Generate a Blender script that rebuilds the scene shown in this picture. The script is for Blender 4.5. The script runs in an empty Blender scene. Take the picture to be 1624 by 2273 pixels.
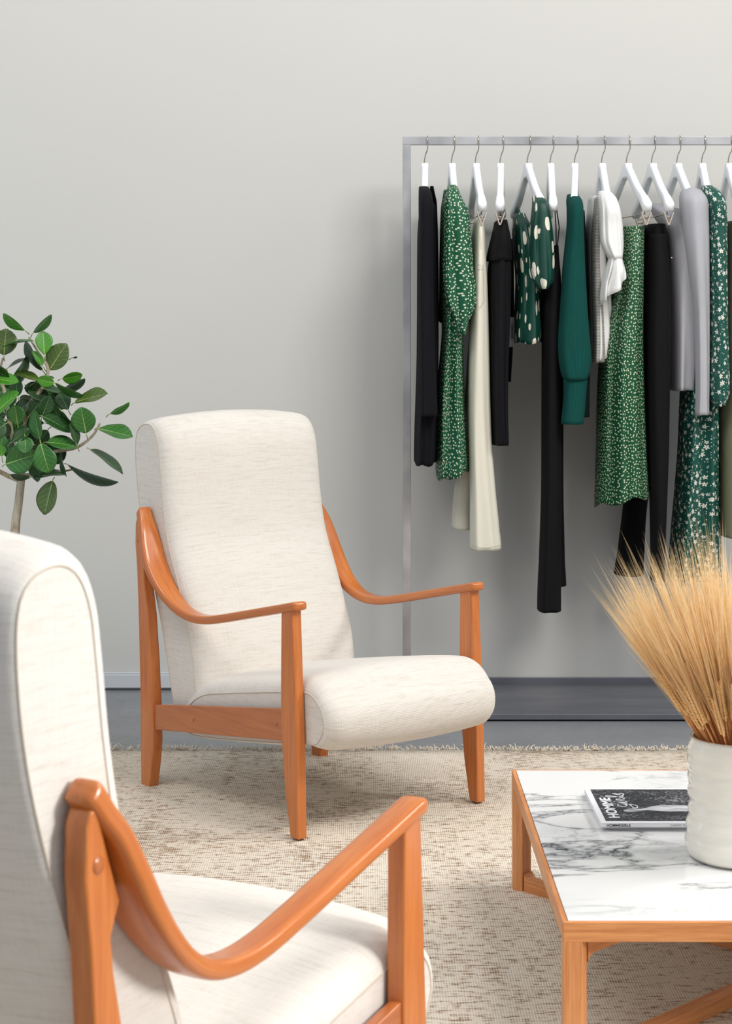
import bpy, bmesh, math, random
import numpy as np
from mathutils import Vector, Matrix
from math import sin, cos, pi, radians

# ------------------------------------------------------------------ camera, world, light
S = bpy.context.scene
COL = S.collection
F, CX, YH, H = 4050.0, 812.0, 749.0, 1.30       # focal length in pixels, principal point, eye height
cam = bpy.data.cameras.new('camera'); co = bpy.data.objects.new('camera', cam); COL.objects.link(co)
co.location = (0, 0, H); co.rotation_euler = (pi/2, 0, 0)
cam.sensor_fit = 'HORIZONTAL'; cam.sensor_width = 36; cam.lens = 36*F/1624
cam.shift_y = -(1136.5-YH)/1624
cam.dof.use_dof = True; cam.dof.focus_distance = 4.9; cam.dof.aperture_fstop = 14
cam.clip_end = 60
S.camera = co
S.view_settings.view_transform = 'Standard'; S.view_settings.look = 'None'
S.view_settings.gamma = 1; S.view_settings.exposure = 0.0
w = bpy.data.worlds.new('world'); S.world = w; w.use_nodes = True
wb = w.node_tree.nodes['Background']; wb.inputs[0].default_value = (0.84, 0.92, 1.0, 1); wb.inputs[1].default_value = 0.55

def area(name, loc, target, sx, sy, power, color, spread=180):
    l = bpy.data.lights.new(name, 'AREA'); l.shape = 'RECTANGLE'; l.size = sx; l.size_y = sy
    l.energy = power; l.color = color
    o = bpy.data.objects.new(name, l); COL.objects.link(o); o.location = loc
    o.rotation_euler = (Vector(target)-Vector(loc)).to_track_quat('-Z', 'Y').to_euler(); l.spread = radians(spread)
    return o
area('window_light_high', (2.6, 2.4, 4.9), (1.3, 6.7, 2.0), 2.1, 1.6, 190, (1.0, 0.96, 0.90))
area('window_light_right', (3.5, 4.3, 3.0), (0.0, 4.3, 0.0), 0.5, 0.7, 13, (1.0, 0.97, 0.94), 75)
area('added_light_near_chair', (3.3, 1.3, 2.3), (-0.5, 2.35, 0.8), 0.6, 0.9, 17, (1.0, 0.98, 0.96), 60)  # added narrow light, brightens the side of the near chair
area('added_blue_light_low_left', (-3.4, 4.6, 1.2), (-0.9, 6.7, 0.5), 0.9, 1.2, 6, (0.42, 0.70, 1.0))  # added bluish light to tint the lower left of the wall
area('added_fill_front', (-1.8, 2.6, 5.0), (-0.6, 6.5, 2.2), 3.0, 1.6, 102, (1.0, 0.95, 0.90))  # added broad fill, set high and aimed at the upper wall

def at(px, py, Y):
    return Vector(((px-CX)*Y/F, Y, H-(py-YH)*Y/F))
def X_(px, Y): return (px-CX)*Y/F
def Z_(py, Y): return H-(py-YH)*Y/F

# ------------------------------------------------------------------ materials
def lin(c):
    return tuple(((v/255)/12.92 if v/255 <= .04045 else ((v/255+.055)/1.055)**2.4) for v in c)+(1,)
class NT:
    def __init__(s, name, rough=.6, **kw):
        s.m = bpy.data.materials.new(name); s.m.use_nodes = True; s.t = s.m.node_tree
        s.b = s.t.nodes['Principled BSDF']; s.b.inputs['Roughness'].default_value = rough
        for k, v in kw.items(): s.b.inputs[k.replace('_', ' ')].default_value = v
    def n(s, typ, ins=None, **at_):
        nd = s.t.nodes.new(typ)
        for k, v in at_.items(): setattr(nd, k, v)
        for k, v in (ins or {}).items(): s.put(nd.inputs[k], v)
        return nd
    def put(s, sock, v):
        if isinstance(v, bpy.types.NodeSocket): s.t.links.new(v, sock)
        elif isinstance(v, bpy.types.Node): s.t.links.new(v.outputs[0], sock)
        else: sock.default_value = v
    def math(s, op, a, b=0.0, clamp=False):
        return s.n('ShaderNodeMath', {0: a, 1: b}, operation=op, use_clamp=clamp).outputs[0]
    def co(s, which='Object', scale=(1, 1, 1), rot=(0, 0, 0), loc=(0, 0, 0)):
        tc = s.n('ShaderNodeTexCoord')
        return s.n('ShaderNodeMapping', {0: tc.outputs[which], 'Scale': scale, 'Rotation': rot, 'Location': loc}).outputs[0]
    def noise(s, vec, scale=5, detail=3, rough=.5, dist=0):
        return s.n('ShaderNodeTexNoise', {'Vector': vec, 'Scale': scale, 'Detail': detail, 'Roughness': rough, 'Distortion': dist}).outputs[0]
    def ramp(s, fac, stops):
        r = s.n('ShaderNodeValToRGB', {0: fac}); cr = r.color_ramp
        while len(cr.elements) < len(stops): cr.elements.new(.5)
        for e, (p, c) in zip(cr.elements, stops): e.position = p; e.color = c if len(c) == 4 else tuple(c)+(1,)
        return r.outputs[0]
    def mix(s, fac, a, b, mode='MIX'):
        m = s.n('ShaderNodeMix', data_type='RGBA', blend_type=mode)
        s.put(m.inputs[0], fac); s.put(m.inputs[6], a); s.put(m.inputs[7], b)
        return m.outputs[2]
    def base(s, c): s.put(s.b.inputs['Base Color'], c); return s
    def bump(s, h, strength=.3, dist=.002):
        s.put(s.b.inputs['Normal'], s.n('ShaderNodeBump', {'Height': h, 'Strength': strength, 'Distance': dist}).outputs[0]); return s

M = {}
# wall
t = NT('wall_paint', .75); v = t.co()
t.base(t.mix(t.noise(v, 1.3, 2), lin((202, 201, 197)), lin((205, 204, 199)))).bump(t.noise(v, 160, 2), .05, .001); M['wall'] = t.m
t = NT('baseboard_paint', .5); t.base(lin((205, 208, 212))); M['base'] = t.m
t = NT('ceiling_paint', .9); t.base(lin((235, 235, 232))); M['ceil'] = t.m
# concrete
t = NT('polished_concrete', .32); v = t.co()
n1 = t.noise(v, 1.6, 6, .62, .4); n2 = t.noise(v, 26, 5, .6)
t.base(t.mix(t.math('MULTIPLY', n2, .35), t.ramp(n1, [(.3, lin((118, 120, 124))), (.7, lin((146, 147, 150)))]), lin((120, 124, 130))))
t.put(t.b.inputs['Roughness'], t.ramp(n2, [(.3, (.26,)*3), (.7, (.42,)*3)])); M['floor'] = t.m
# rug
t = NT('woven_rug', .95); v = t.co()
wv = t.n('ShaderNodeTexWave', {'Vector': t.co(scale=(1, 1, 1)), 'Scale': 58.0, 'Distortion': 1.2, 'Detail': 1.0, 'Detail Scale': 2.0}, bands_direction='X').outputs[1]
wh = t.n('ShaderNodeTexWave', {'Vector': v, 'Scale': 48.0, 'Distortion': 1.5, 'Detail': 1.0}, bands_direction='Y').outputs[1]
streak = t.noise(t.co(scale=(24, 120, 1)), 1.0, 3, .6, .3)
streak2 = t.noise(t.co(scale=(110, 26, 1), loc=(3, 7, 0)), 1.0, 3, .6, .2)
patch = t.noise(v, 2.3, 5, .65, .6)
k = t.math('ADD', t.math('MULTIPLY', streak, .62), t.math('MULTIPLY', patch, .30))
k = t.math('ADD', k, t.math('MULTIPLY', streak2, .20))
fleck = t.ramp(k, [(.565, (0, 0, 0)), (.645, (1, 1, 1))])
fleck = t.math('MULTIPLY', fleck, t.ramp(t.math('MULTIPLY', wv, wh), [(.05, (1, 1, 1)), (.75, (.25,)*3)]))
weft = t.mix(t.noise(v, 1.7, 3), lin((240, 231, 219)), lin((224, 210, 188)))
weft = t.mix(t.math('MULTIPLY', t.math('SUBTRACT', 1.0, wv), .30), weft, lin((168, 150, 126)))
t.base(t.mix(fleck, weft, lin((136, 102, 68)))).bump(t.math('ADD', t.math('ADD', wv, wh), t.math('MULTIPLY', streak, 2.0)), .55, .002); M['rug'] = t.m
t = NT('rug_yarn', .95); t.base(lin((214, 204, 188))); M['yarn'] = t.m
# linen
def linen(name, c1, c2, sc=1.0, hs=1.0):
    t = NT(name, .92); t.b.inputs['Sheen Weight'].default_value = .15
    a = t.noise(t.co('UV', (420*sc, 20*sc, 1)), 1, 3, .6); b = t.noise(t.co('UV', (24*sc, 420*sc, 1)), 1, 2, .6)
    c = t.noise(t.co('UV', (150*sc, 7*sc, 1), loc=(5, 3, 0)), 1, 2, .5)
    g = t.n('ShaderNodeTexWave', {'Vector': t.co('UV'), 'Scale': 150.0*sc, 'Distortion': .8}, bands_direction='X').outputs[1]
    g2 = t.n('ShaderNodeTexWave', {'Vector': t.co('UV'), 'Scale': 150.0*sc, 'Distortion': .8}, bands_direction='Y').outputs[1]
    k = t.math('ADD', t.math('MULTIPLY', a, .45), t.math('ADD', t.math('MULTIPLY', b, .25), t.math('MULTIPLY', c, .3)))
    t.base(t.ramp(k, [(.33, c2), (.52, c1), (.75, c1)]))
    t.bump(t.math('ADD', t.math('ADD', a, b), t.math('MULTIPLY', t.math('ADD', g, g2), .6)), .35*hs, .0012)
    return t.m
M['linen'] = linen('oatmeal_linen', lin((220, 214, 206)), lin((200, 192, 180)))
t = NT('seam_thread', .9); t.base(lin((196, 184, 168))); M['seam'] = t.m
# wood
def wood(name, c1, c2, scale, rough=.32, coat=.35, uv=False):
    t = NT(name, rough); t.b.inputs['Coat Weight'].default_value = coat; t.b.inputs['Coat Roughness'].default_value = .12
    v = t.co('UV' if uv else 'Object', scale)
    n = t.noise(v, 1, 5, .6, .4); n2 = t.noise(t.co('UV' if uv else 'Object', tuple(s*3.5 for s in scale)), 1, 3, .6)
    t.base(t.ramp(t.math('ADD', t.math('MULTIPLY', n, .7), t.math('MULTIPLY', n2, .3)), [(.35, c2), (.62, c1)]))
    t.bump(n2, .05, .0006); return t.m
M['arm'] = wood('varnished_beech', lin((200, 118, 52)), lin((174, 90, 34)), (5, 120, 1), uv=True)
M['leg'] = wood('varnished_beech_leg', lin((202, 120, 56)), lin((180, 96, 40)), (90, 90, 4))
M['rail'] = wood('varnished_beech_rail', lin((184, 106, 54)), lin((164, 88, 42)), (5, 60, 90))
M['oakx'] = wood('oak_along', lin((228, 158, 98)), lin((192, 116, 62)), (5, 90, 120), .45, .1)
M['oaky'] = wood('oak_depth', lin((222, 150, 92)), lin((186, 112, 60)), (90, 5, 120), .45, .1)
M['oakz'] = wood('oak_upright', lin((228, 158, 100)), lin((196, 122, 68)), (110, 110, 5), .45, .1)
t = NT('rubber_glide', .8); t.base(lin((120, 90, 66))); M['glide'] = t.m
# marble
t = NT('white_marble', .16); 
def vein(rot, sc, loc, width, dist):
    v = t.co(scale=sc, rot=(0, 0, rot), loc=loc)
    n = t.noise(v, 1, 7, .58, dist)
    return t.ramp(t.math('ABSOLUTE', t.math('SUBTRACT', n, .5)), [(0, (1, 1, 1)), (width, (.40,)*3), (width*3.6, (0, 0, 0))])
v1 = vein(.38, (1.5, 3.6, 1), (3.1, 1.7, 0), .009, .9); v2 = vein(.25, (2.6, 6.0, 1), (7, 3, 0), .013, 1.8); v3 = vein(-.5, (5, 7, 1), (1, 9, 0), .02, .6)
msk = t.ramp(t.noise(t.co(scale=(1.1, 2.6, 1), loc=(4.6, 2.1, 0)), 1, 3, .5), [(.42, (0, 0, 0)), (.6, (1, 1, 1))])
vv = t.math('ADD', t.math('MULTIPLY', v1, .8), t.math('MULTIPLY', t.math('MULTIPLY', v2, msk), .7), True)
vv = t.math('ADD', vv, t.math('MULTIPLY', t.math('MULTIPLY', v3, msk), .22), True)
cl = t.math('MULTIPLY', t.math('MULTIPLY', t.noise(t.co(scale=(3, 8, 1)), 1, 4), msk), .38)
t.base(t.mix(vv, t.mix(cl, lin((240, 240, 239)), lin((196, 198, 203))), lin((84, 86, 94)))); M['marble'] = t.m
# metal
t = NT('brushed_steel', .38, Metallic=.7); n = t.noise(t.co(scale=(6, 60, 6)), 1, 5, .6); n3 = t.noise(t.co(), 5, 4)
t.base(t.ramp(n3, [(.35, lin((160, 160, 164))), (.7, lin((204, 203, 205)))])); M['steel'] = t.m
t.put(t.b.inputs['Roughness'], t.ramp(n, [(.3, (.3,)*3), (.7, (.5,)*3)]))
t = NT('dark_steel_tray', .42, Metallic=.55); n = t.noise(t.co(scale=(2, 9, 2)), 1, 6, .6)
t.base(t.ramp(n, [(.3, lin((104, 106, 114))), (.7, lin((130, 131, 139)))])); M['tray'] = t.m
t = NT('hook_wire', .25, Metallic=1.0); t.base(lin((190, 180, 165))); M['wire'] = t.m
t = NT('hanger_white', .35); t.base(lin((236, 239, 243))); M['hanger'] = t.m
t = NT('clip_beige', .4); t.base(lin((196, 182, 168))); M['clip'] = t.m
# cloth
def cloth(name, col, rough=.85, rib=0, ribs=170, var=.12, sheen=.0):
    t = NT(name, rough); t.b.inputs['Sheen Weight'].default_value = sheen
    t.b.inputs['Specular IOR Level'].default_value = .25; c = lin(col); d = tuple(x*(1-var*2) for x in c[:3])+(1,)
    n = t.noise(t.co('UV', (60, 12, 1)), 1, 4)
    base = t.mix(n, c, d); h = t.noise(t.co('UV', (400, 400, 1)), 1, 2)
    if rib:
        g = t.n('ShaderNodeTexWave', {'Vector': t.co('UV'), 'Scale': float(ribs), 'Distortion': 0.0}, bands_direction='X').outputs[1]
        base = t.mix(t.math('MULTIPLY', t.math('SUBTRACT', 1.0, g), .55), base, tuple(x*.35 for x in c[:3])+(1,))
        h = t.math('ADD', t.math('MULTIPLY', g, rib), h)
    t.base(base).bump(h, .4, .0015); return t.m
def dotted(name, col, dot, scale, r, rnd=.75, sx=1., rough=.6):
    t = NT(name, rough)
    v = t.n('ShaderNodeTexVoronoi', {'Vector': t.co('UV', (sx, 1, 1)), 'Scale': scale, 'Randomness': rnd}, voronoi_dimensions='2D')
    m = t.ramp(v.outputs['Distance'], [(r*.85, (1, 1, 1)), (r*1.1, (0, 0, 0))])
    t.base(t.mix(m, lin(col), lin(dot))); return t.m
def flowered(name, col):
    t = NT(name, .6)
    uv = t.co('UV'); v = t.n('ShaderNodeTexVoronoi', {'Vector': uv, 'Scale': 40.0, 'Randomness': .9}, voronoi_dimensions='2D')
    sub = t.n('ShaderNodeVectorMath', {0: uv, 1: v.outputs['Position']}, operation='SUBTRACT').outputs[0]
    sub = sub if True else sub
    sp = t.n('ShaderNodeSeparateXYZ', {0: sub})
    rc = t.n('ShaderNodeSeparateColor', {0: v.outputs['Color']})
    ang = t.math('ADD', t.math('ARCTAN2', sp.outputs[0], sp.outputs[1]), t.math('MULTIPLY', rc.outputs[0], 6.28))
    pet = t.math('COSINE', t.math('MULTIPLY', ang, 5.0))
    rad = t.math('MULTIPLY', t.math('ADD', .29, t.math('MULTIPLY', pet, .11)), t.math('ADD', .30, t.math('MULTIPLY', rc.outputs[1], .72)))
    dist = v.outputs['Distance']
    m = t.math('MULTIPLY', t.math('LESS_THAN', dist, rad), t.math('GREATER_THAN', dist, .05))
    v2 = t.n('ShaderNodeTexVoronoi', {'Vector': uv, 'Scale': 120.0, 'Randomness': 1.0}, voronoi_dimensions='2D')
    m = t.math('ADD', m, t.math('MULTIPLY', t.math('LESS_THAN', v2.outputs['Distance'], .18), t.math('GREATER_THAN', t.n('ShaderNodeSeparateColor', {0: v2.outputs['Color']}).outputs[0], .72)), True)
    t.base(t.mix(m, lin(col), lin((232, 230, 220)))); return t.m
def brushed(name, col):
    t = NT(name, .5)
    uv = t.co('UV', (1, .55, 1), rot=(0, 0, .25)); wn = t.n('ShaderNodeTexNoise', {'Vector': uv, 'Scale': 60.0})
    vec = t.n('ShaderNodeVectorMath', {0: uv, 1: t.n('ShaderNodeVectorMath', {0: wn.outputs['Color'], 3: .008}, operation='SCALE').outputs[0]}, operation='ADD').outputs[0]
    v = t.n('ShaderNodeTexVoronoi', {'Vector': vec, 'Scale': 23.0, 'Randomness': .9}, voronoi_dimensions='2D')
    rc = t.n('ShaderNodeSeparateColor', {0: v.outputs['Color']})
    m = t.math('LESS_THAN', v.outputs['Distance'], t.math('ADD', .10, t.math('MULTIPLY', rc.outputs[0], .22)))
    t.base(t.mix(m, lin(col), lin((226, 220, 204)))); return t.m
M['navy'] = cloth('ribbed_navy_knit', (14, 13, 22), .9, 1.2, 38)
M['black'] = cloth('black_crepe', (8, 7, 11), .85)
M['navyplain'] = cloth('midnight_crepe', (15, 18, 32), .85)
M['blackrib'] = cloth('black_wide_rib', (16, 14, 20), .9, 1.0, 26)
M['dots'] = dotted('emerald_small_dots', (0, 84, 52), (220, 226, 200), 78, .22)
M['dots2'] = dotted('leaf_green_small_dots', (2, 76, 42), (210, 220, 188), 84, .22)
M['denim'] = cloth('cream_denim', (228, 224, 208), .9, 0, var=.04)
M['brush'] = brushed('pine_brush_marks', (4, 62, 50))
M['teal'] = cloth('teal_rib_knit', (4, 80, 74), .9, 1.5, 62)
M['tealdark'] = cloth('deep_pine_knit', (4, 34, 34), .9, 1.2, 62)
M['white'] = cloth('white_georgette', (240, 240, 238), .7, 0, var=.02)
t = NT('greige_lace', .8); uv = t.co('UV')
br = t.n('ShaderNodeTexBrick', {'Vector': t.co('UV'), 'Scale': 48.0, 'Mortar Size': .055, 'Color1': (1, 1, 1, 1), 'Color2': (1, 1, 1, 1), 'Mortar': (0, 0, 0, 1)}).outputs[0]
t.base(t.mix(br, lin((120, 116, 112)), lin((212, 208, 202)))).bump(br, .5, .002); M['lace'] = t.m
M['grey'] = cloth('heather_grey_jersey', (184, 184, 190), .95, 0, var=.08)
M['flower'] = flowered('pine_small_flowers', (2, 76, 64))
M['khaki'] = cloth('sage_khaki_twill', (150, 150, 122), .9)
t = NT('stitch_thread', .8); t.base(lin((122, 116, 98))); M['stitch'] = t.m
t = NT('grey_card', .6); t.base(lin((128, 126, 130))); M['card'] = t.m
t = NT('dark_ink', .6); t.base(lin((26, 26, 30))); M['ink'] = t.m
t = NT('metal_button', .3, Metallic=.8); t.base(lin((190, 180, 160))); M['button'] = t.m
# plant
def leafm(name, c1, c2, vc):
    t = NT(name, .42); t.b.inputs['Coat Weight'].default_value = .12
    sp = t.n('ShaderNodeSeparateXYZ', {0: t.co('UV')}); x, y = sp.outputs[0], sp.outputs[1]
    ax = t.math('ABSOLUTE', x)
    mid = t.math('LESS_THAN', ax, t.math('MULTIPLY', t.math('SUBTRACT', 1.12, y), .021))
    ph = t.math('FRACT', t.math('MULTIPLY', t.math('SUBTRACT', y, t.math('MULTIPLY', ax, .62)), 6.0))
    sv = t.math('MULTIPLY', t.math('LESS_THAN', ph, .065), t.math('LESS_THAN', ax, .44))
    m = t.math('ADD', mid, t.math('MULTIPLY', sv, .42), True)
    n = t.noise(t.co('Object', (1, 1, 1)), 22, 3)
    t.base(t.mix(m, t.mix(n, c1, c2), vc)).bump(t.math('SUBTRACT', 1.0, m), .25, .0015); 
    return t.m
M['leafA'] = leafm('leaf_bright', lin((70, 142, 24)), lin((48, 118, 22)), lin((160, 198, 96)))
M['leafB'] = leafm('leaf_green', lin((52, 112, 36)), lin((34, 86, 30)), lin((140, 172, 96)))
M['leafC'] = leafm('leaf_dark', lin((34, 78, 28)), lin((24, 58, 24)), lin((104, 138, 84)))
M['leafD'] = leafm('leaf_olive', lin((78, 100, 34)), lin((56, 82, 30)), lin((150, 168, 92)))
t = NT('pale_bark', .85); n = t.noise(t.co(scale=(1, 1, .35)), 60, 4)
t.base(t.ramp(n, [(.35, lin((150, 132, 108))), (.6, lin((190, 182, 166)))])).bump(n, .4, .002); M['bark'] = t.m
t = NT('potting_soil', .95); t.base(lin((60, 44, 34))); M['soil'] = t.m
t = NT('white_planter', .5); t.base(lin((225, 224, 220))); M['pot'] = t.m
# vase, wheat
t = NT('glazed_ceramic', .16); t.b.inputs['Coat Weight'].default_value = .5
n = t.noise(t.co(scale=(2, 2, 18)), 2.5, 4); t.base(t.mix(n, lin((242, 238, 227)), lin((228, 223, 210)))).bump(t.noise(t.co(scale=(3, 3, 16)), 3, 4, .6, .3), .55, .006); M['vase'] = t.m
def straw(name, a, b, sc=60, tr=0):
    t = NT(name, .7); t.base(t.mix(t.noise(t.co(), sc, 3), lin(a), lin(b)))
    if tr:
        tl = t.n('ShaderNodeBsdfTranslucent', {'Color': lin(a)})
        mx = t.n('ShaderNodeMixShader', {0: .40, 1: t.b.outputs[0], 2: tl.outputs[0]})
        t.t.links.new(mx.outputs[0], t.t.nodes['Material Output'].inputs[0])
    return t.m
M['stem'] = straw('wheat_stem', (236, 172, 108), (216, 144, 84))
M['ear'] = straw('wheat_ear', (248, 206, 142), (226, 172, 106), 200)
M['awn'] = straw('wheat_awn', (255, 234, 192), (254, 214, 154), 20, 1)
# magazine
t = NT('magazine_white', .35); t.base(lin((240, 240, 244))); M['paper'] = t.m
t = NT('magazine_pages', .8); t.base(lin((226, 224, 216))); M['pages'] = t.m
t = NT('cover_photo', .3); n = t.noise(t.co(), 150, 5, .75); n2 = t.noise(t.co(scale=(6, 14, 1)), 1.2, 3)
k = t.math('ADD', t.math('MULTIPLY', n, .75), t.math('MULTIPLY', n2, .3))
t.base(t.ramp(k, [(.40, lin((34, 34, 38))), (.56, lin((64, 64, 70))), (.66, lin((170, 170, 174)))])); M['photo'] = t.m
t = NT('cover_figure', .3); n = t.noise(t.co(scale=(18, 60, 1)), 1, 3)
t.base(t.ramp(n, [(.35, lin((150, 150, 156))), (.62, lin((222, 222, 226)))])); M['figure'] = t.m

# ------------------------------------------------------------------ builders
def link(o, parent=None):
    COL.objects.link(o)
    if parent is not None: o.parent = parent
    return o
def tag(o, label=None, cat=None, group=None, kind=None):
    if label: o['label'] = label
    if cat: o['category'] = cat
    if group: o['group'] = group
    if kind: o['kind'] = kind
    return o
def empty(name, loc=(0, 0, 0), rz=0):
    o = bpy.data.objects.new(name, None); o.location = loc; o.rotation_euler = (0, 0, rz); o.empty_display_size = .05
    return link(o)
def bm_obj(name, bm, mat, parent=None, smooth=True, bevel=0, seg=3):
    me = bpy.data.meshes.new(name); bmesh.ops.recalc_face_normals(bm, faces=bm.faces[:]); bm.to_mesh(me); bm.free()
    for p in me.polygons: p.use_smooth = smooth
    me.materials.append(M[mat] if isinstance(mat, str) else mat)
    o = bpy.data.objects.new(name, me); link(o, parent)
    if bevel:
        md = o.modifiers.new('bevel', 'BEVEL'); md.width = bevel; md.segments = seg; md.limit_method = 'ANGLE'; md.angle_limit = radians(40)
        md.harden_normals = True
    return o
def bx(bm, c, d, rot=None):
    r = bmesh.ops.create_cube(bm, size=1.0)
    for v in r['verts']:
        p = Vector((v.co.x*d[0], v.co.y*d[1], v.co.z*d[2]))
        if rot is not None: p = rot @ p
        v.co = p+Vector(c)
    return bm
def cyl(bm, a, b, r1, r2=None, n=12, caps=True):
    a, b = Vector(a), Vector(b); r2 = r1 if r2 is None else r2
    q = (b-a).to_track_quat('Z', 'Y'); A = []; B = []
    for i in range(n):
        t_ = 2*pi*i/n; d = q @ Vector((cos(t_), sin(t_), 0)); A.append(bm.verts.new(a+d*r1)); B.append(bm.verts.new(b+d*r2))
    for i in range(n): bm.faces.new((A[i], A[(i+1) % n], B[(i+1) % n], B[i]))
    if caps: bm.faces.new(A[::-1]); bm.faces.new(B)
def tube(bm, pts, r, n=8, closed=False):
    pts = [Vector(p) for p in pts]; m = len(pts); rings = []
    rr = r if hasattr(r, '__len__') else [r]*m
    up = Vector((0, 0, 1))
    for i, p in enumerate(pts):
        a = pts[(i-1) % m] if (closed or i > 0) else p; b = pts[(i+1) % m] if (closed or i < m-1) else p
        tdir = (b-a).normalized(); ref = up if abs(tdir.z) < .92 else Vector((1, 0, 0))
        if i == 0: xx = tdir.cross(ref).normalized()
        else: xx = (xx-tdir*xx.dot(tdir)).normalized()
        yy = tdir.cross(xx)
        rings.append([bm.verts.new(p+(xx*cos(2*pi*j/n)+yy*sin(2*pi*j/n))*rr[i]) for j in range(n)])
    for i in range(m if closed else m-1):
        A, B = rings[i], rings[(i+1) % m]
        for j in range(n): bm.faces.new((A[j], A[(j+1) % n], B[(j+1) % n], B[j]))
    if not closed: bm.faces.new(rings[0][::-1]); bm.faces.new(rings[-1])
def lathe(bm, prof, n=48, c=(0, 0)):
    rings = []
    for r, z in prof:
        rings.append([bm.verts.new((c[0]+r*cos(2*pi*i/n), c[1]+r*sin(2*pi*i/n), z)) for i in range(n)])
    for A, B in zip(rings, rings[1:]):
        for i in range(n): bm.faces.new((A[i], A[(i+1) % n], B[(i+1) % n], B[i]))
    bm.faces.new(rings[0][::-1]); return rings
def crom(P, k=8, closed=False):
    P = [np.array(p, float) for p in P]; m = len(P); out = []
    for i in range(m if closed else m-1):
        if closed: a, b, c, d = P[(i-1) % m], P[i], P[(i+1) % m], P[(i+2) % m]
        else: a, b, c, d = P[max(i-1, 0)], P[i], P[i+1], P[min(i+2, m-1)]
        for j in range(k):
            s = j/k
            out.append(.5*((2*b)+(c-a)*s+(2*a-5*b+4*c-d)*s*s+(3*b-a-3*c+d)*s**3))
    if not closed: out.append(P[-1])
    return [tuple(float(x) for x in o) for o in out]
def uvset(me, fn):
    uvl = me.uv_layers.new(name='UVMap')
    for lp in me.loops: uvl.data[lp.index].uv = fn(lp.vertex_index)
def grid_obj(name, verts, faces, uvs, mat, parent=None, thick=0, wrapcol=None):
    me = bpy.data.meshes.new(name); me.from_pydata([tuple(v) for v in verts], [], faces); me.update()
    for p in me.polygons: p.use_smooth = True
    uvl = me.uv_layers.new(name='UVMap')
    for p in me.polygons:
        us = [uvs[v] for v in p.vertices]
        mx = max(u[0] for u in us)
        for li, u in zip(p.loop_indices, us):
            uu = u[0]
            if wrapcol and mx-uu > wrapcol/2: uu += wrapcol
            uvl.data[li].uv = (uu, u[1])
    me.materials.append(M[mat] if isinstance(mat, str) else mat)
    o = bpy.data.objects.new(name, me); link(o, parent)
    if thick:
        md = o.modifiers.new('solid', 'SOLIDIFY'); md.thickness = thick; md.offset = -1
    return o

# ------------------------------------------------------------------ the room
WY = 6.74
def slab(name, c, d, mat, kind='structure'):
    o = bm_obj(name, bx(bmesh.new(), c, d), mat, smooth=False); o['kind'] = kind; return o
slab('floor', (0.3, 3.4, -.05), (7.6, 6.8, .1), 'floor')
slab('wall_back', (0.3, WY+.06, 1.9), (7.6, .12, 4.0), 'wall')
bm = bmesh.new(); bx(bm, (-1.72, WY-.012, .034), (3.55, .024, .05)); bx(bm, (-1.72, WY-.008, .062), (3.55, .012, .006))
o = bm_obj('baseboard_back', bm, 'base', smooth=False, bevel=.003); o['kind'] = 'structure'

# ------------------------------------------------------------------ rug
RB = 5.729
rug = empty('woven_rug', (0.2, 3.2, 0)); tag(rug, 'large beige handwoven rug with brown flecks and short frayed edge on the concrete floor', 'rug')
nx, ny = 90, 70; vs = []; fs = []
x0, x1, y0, y1 = -2.4, 3.0, .9, RB
random.seed(4)
for j in range(ny+1):
    for i in range(nx+1):
        x = x0+(x1-x0)*i/nx; y = y0+(y1-y0)*j/ny
        if j == ny: y += .006*sin(x*7)+.004*sin(x*19+1)
        vs.append((x-.2, y-3.2, .0045+.0006*sin(x*9+y*3)))
for j in range(ny):
    for i in range(nx):
        a = j*(nx+1)+i; fs.append((a, a+1, a+nx+2, a+nx+1))
ro = grid_obj('pile', vs, fs, [(v[0], v[1]) for v in vs], 'rug', rug, thick=.004)
bm = bmesh.new(); random.seed(11)
x = x0
while x < x1:
    yb = RB+.006*sin(x*7)+.004*sin(x*19+1)-3.2
    for q in range(random.randint(2, 6)):
        L = random.uniform(.008, .024); a = random.gauss(0, .75); up = random.uniform(.002, .018)
        p0 = Vector((x-.2+random.uniform(-.004, .004), yb-.004, .004))
        p1 = p0+Vector((sin(a)*L*.5, cos(a)*L*.4, up*.8)); p2 = p0+Vector((sin(a)*L*1.1, cos(a)*L, up*random.uniform(.3, 1.2)))
        tube(bm, [p0, p1, p2], [.0016, .0015, .0009], 5)
    x += random.choice([.005, .007, .009, .012, .016])
bm_obj('fringe', bm, 'yarn', rug)['kind'] = 'stuff'

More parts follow.
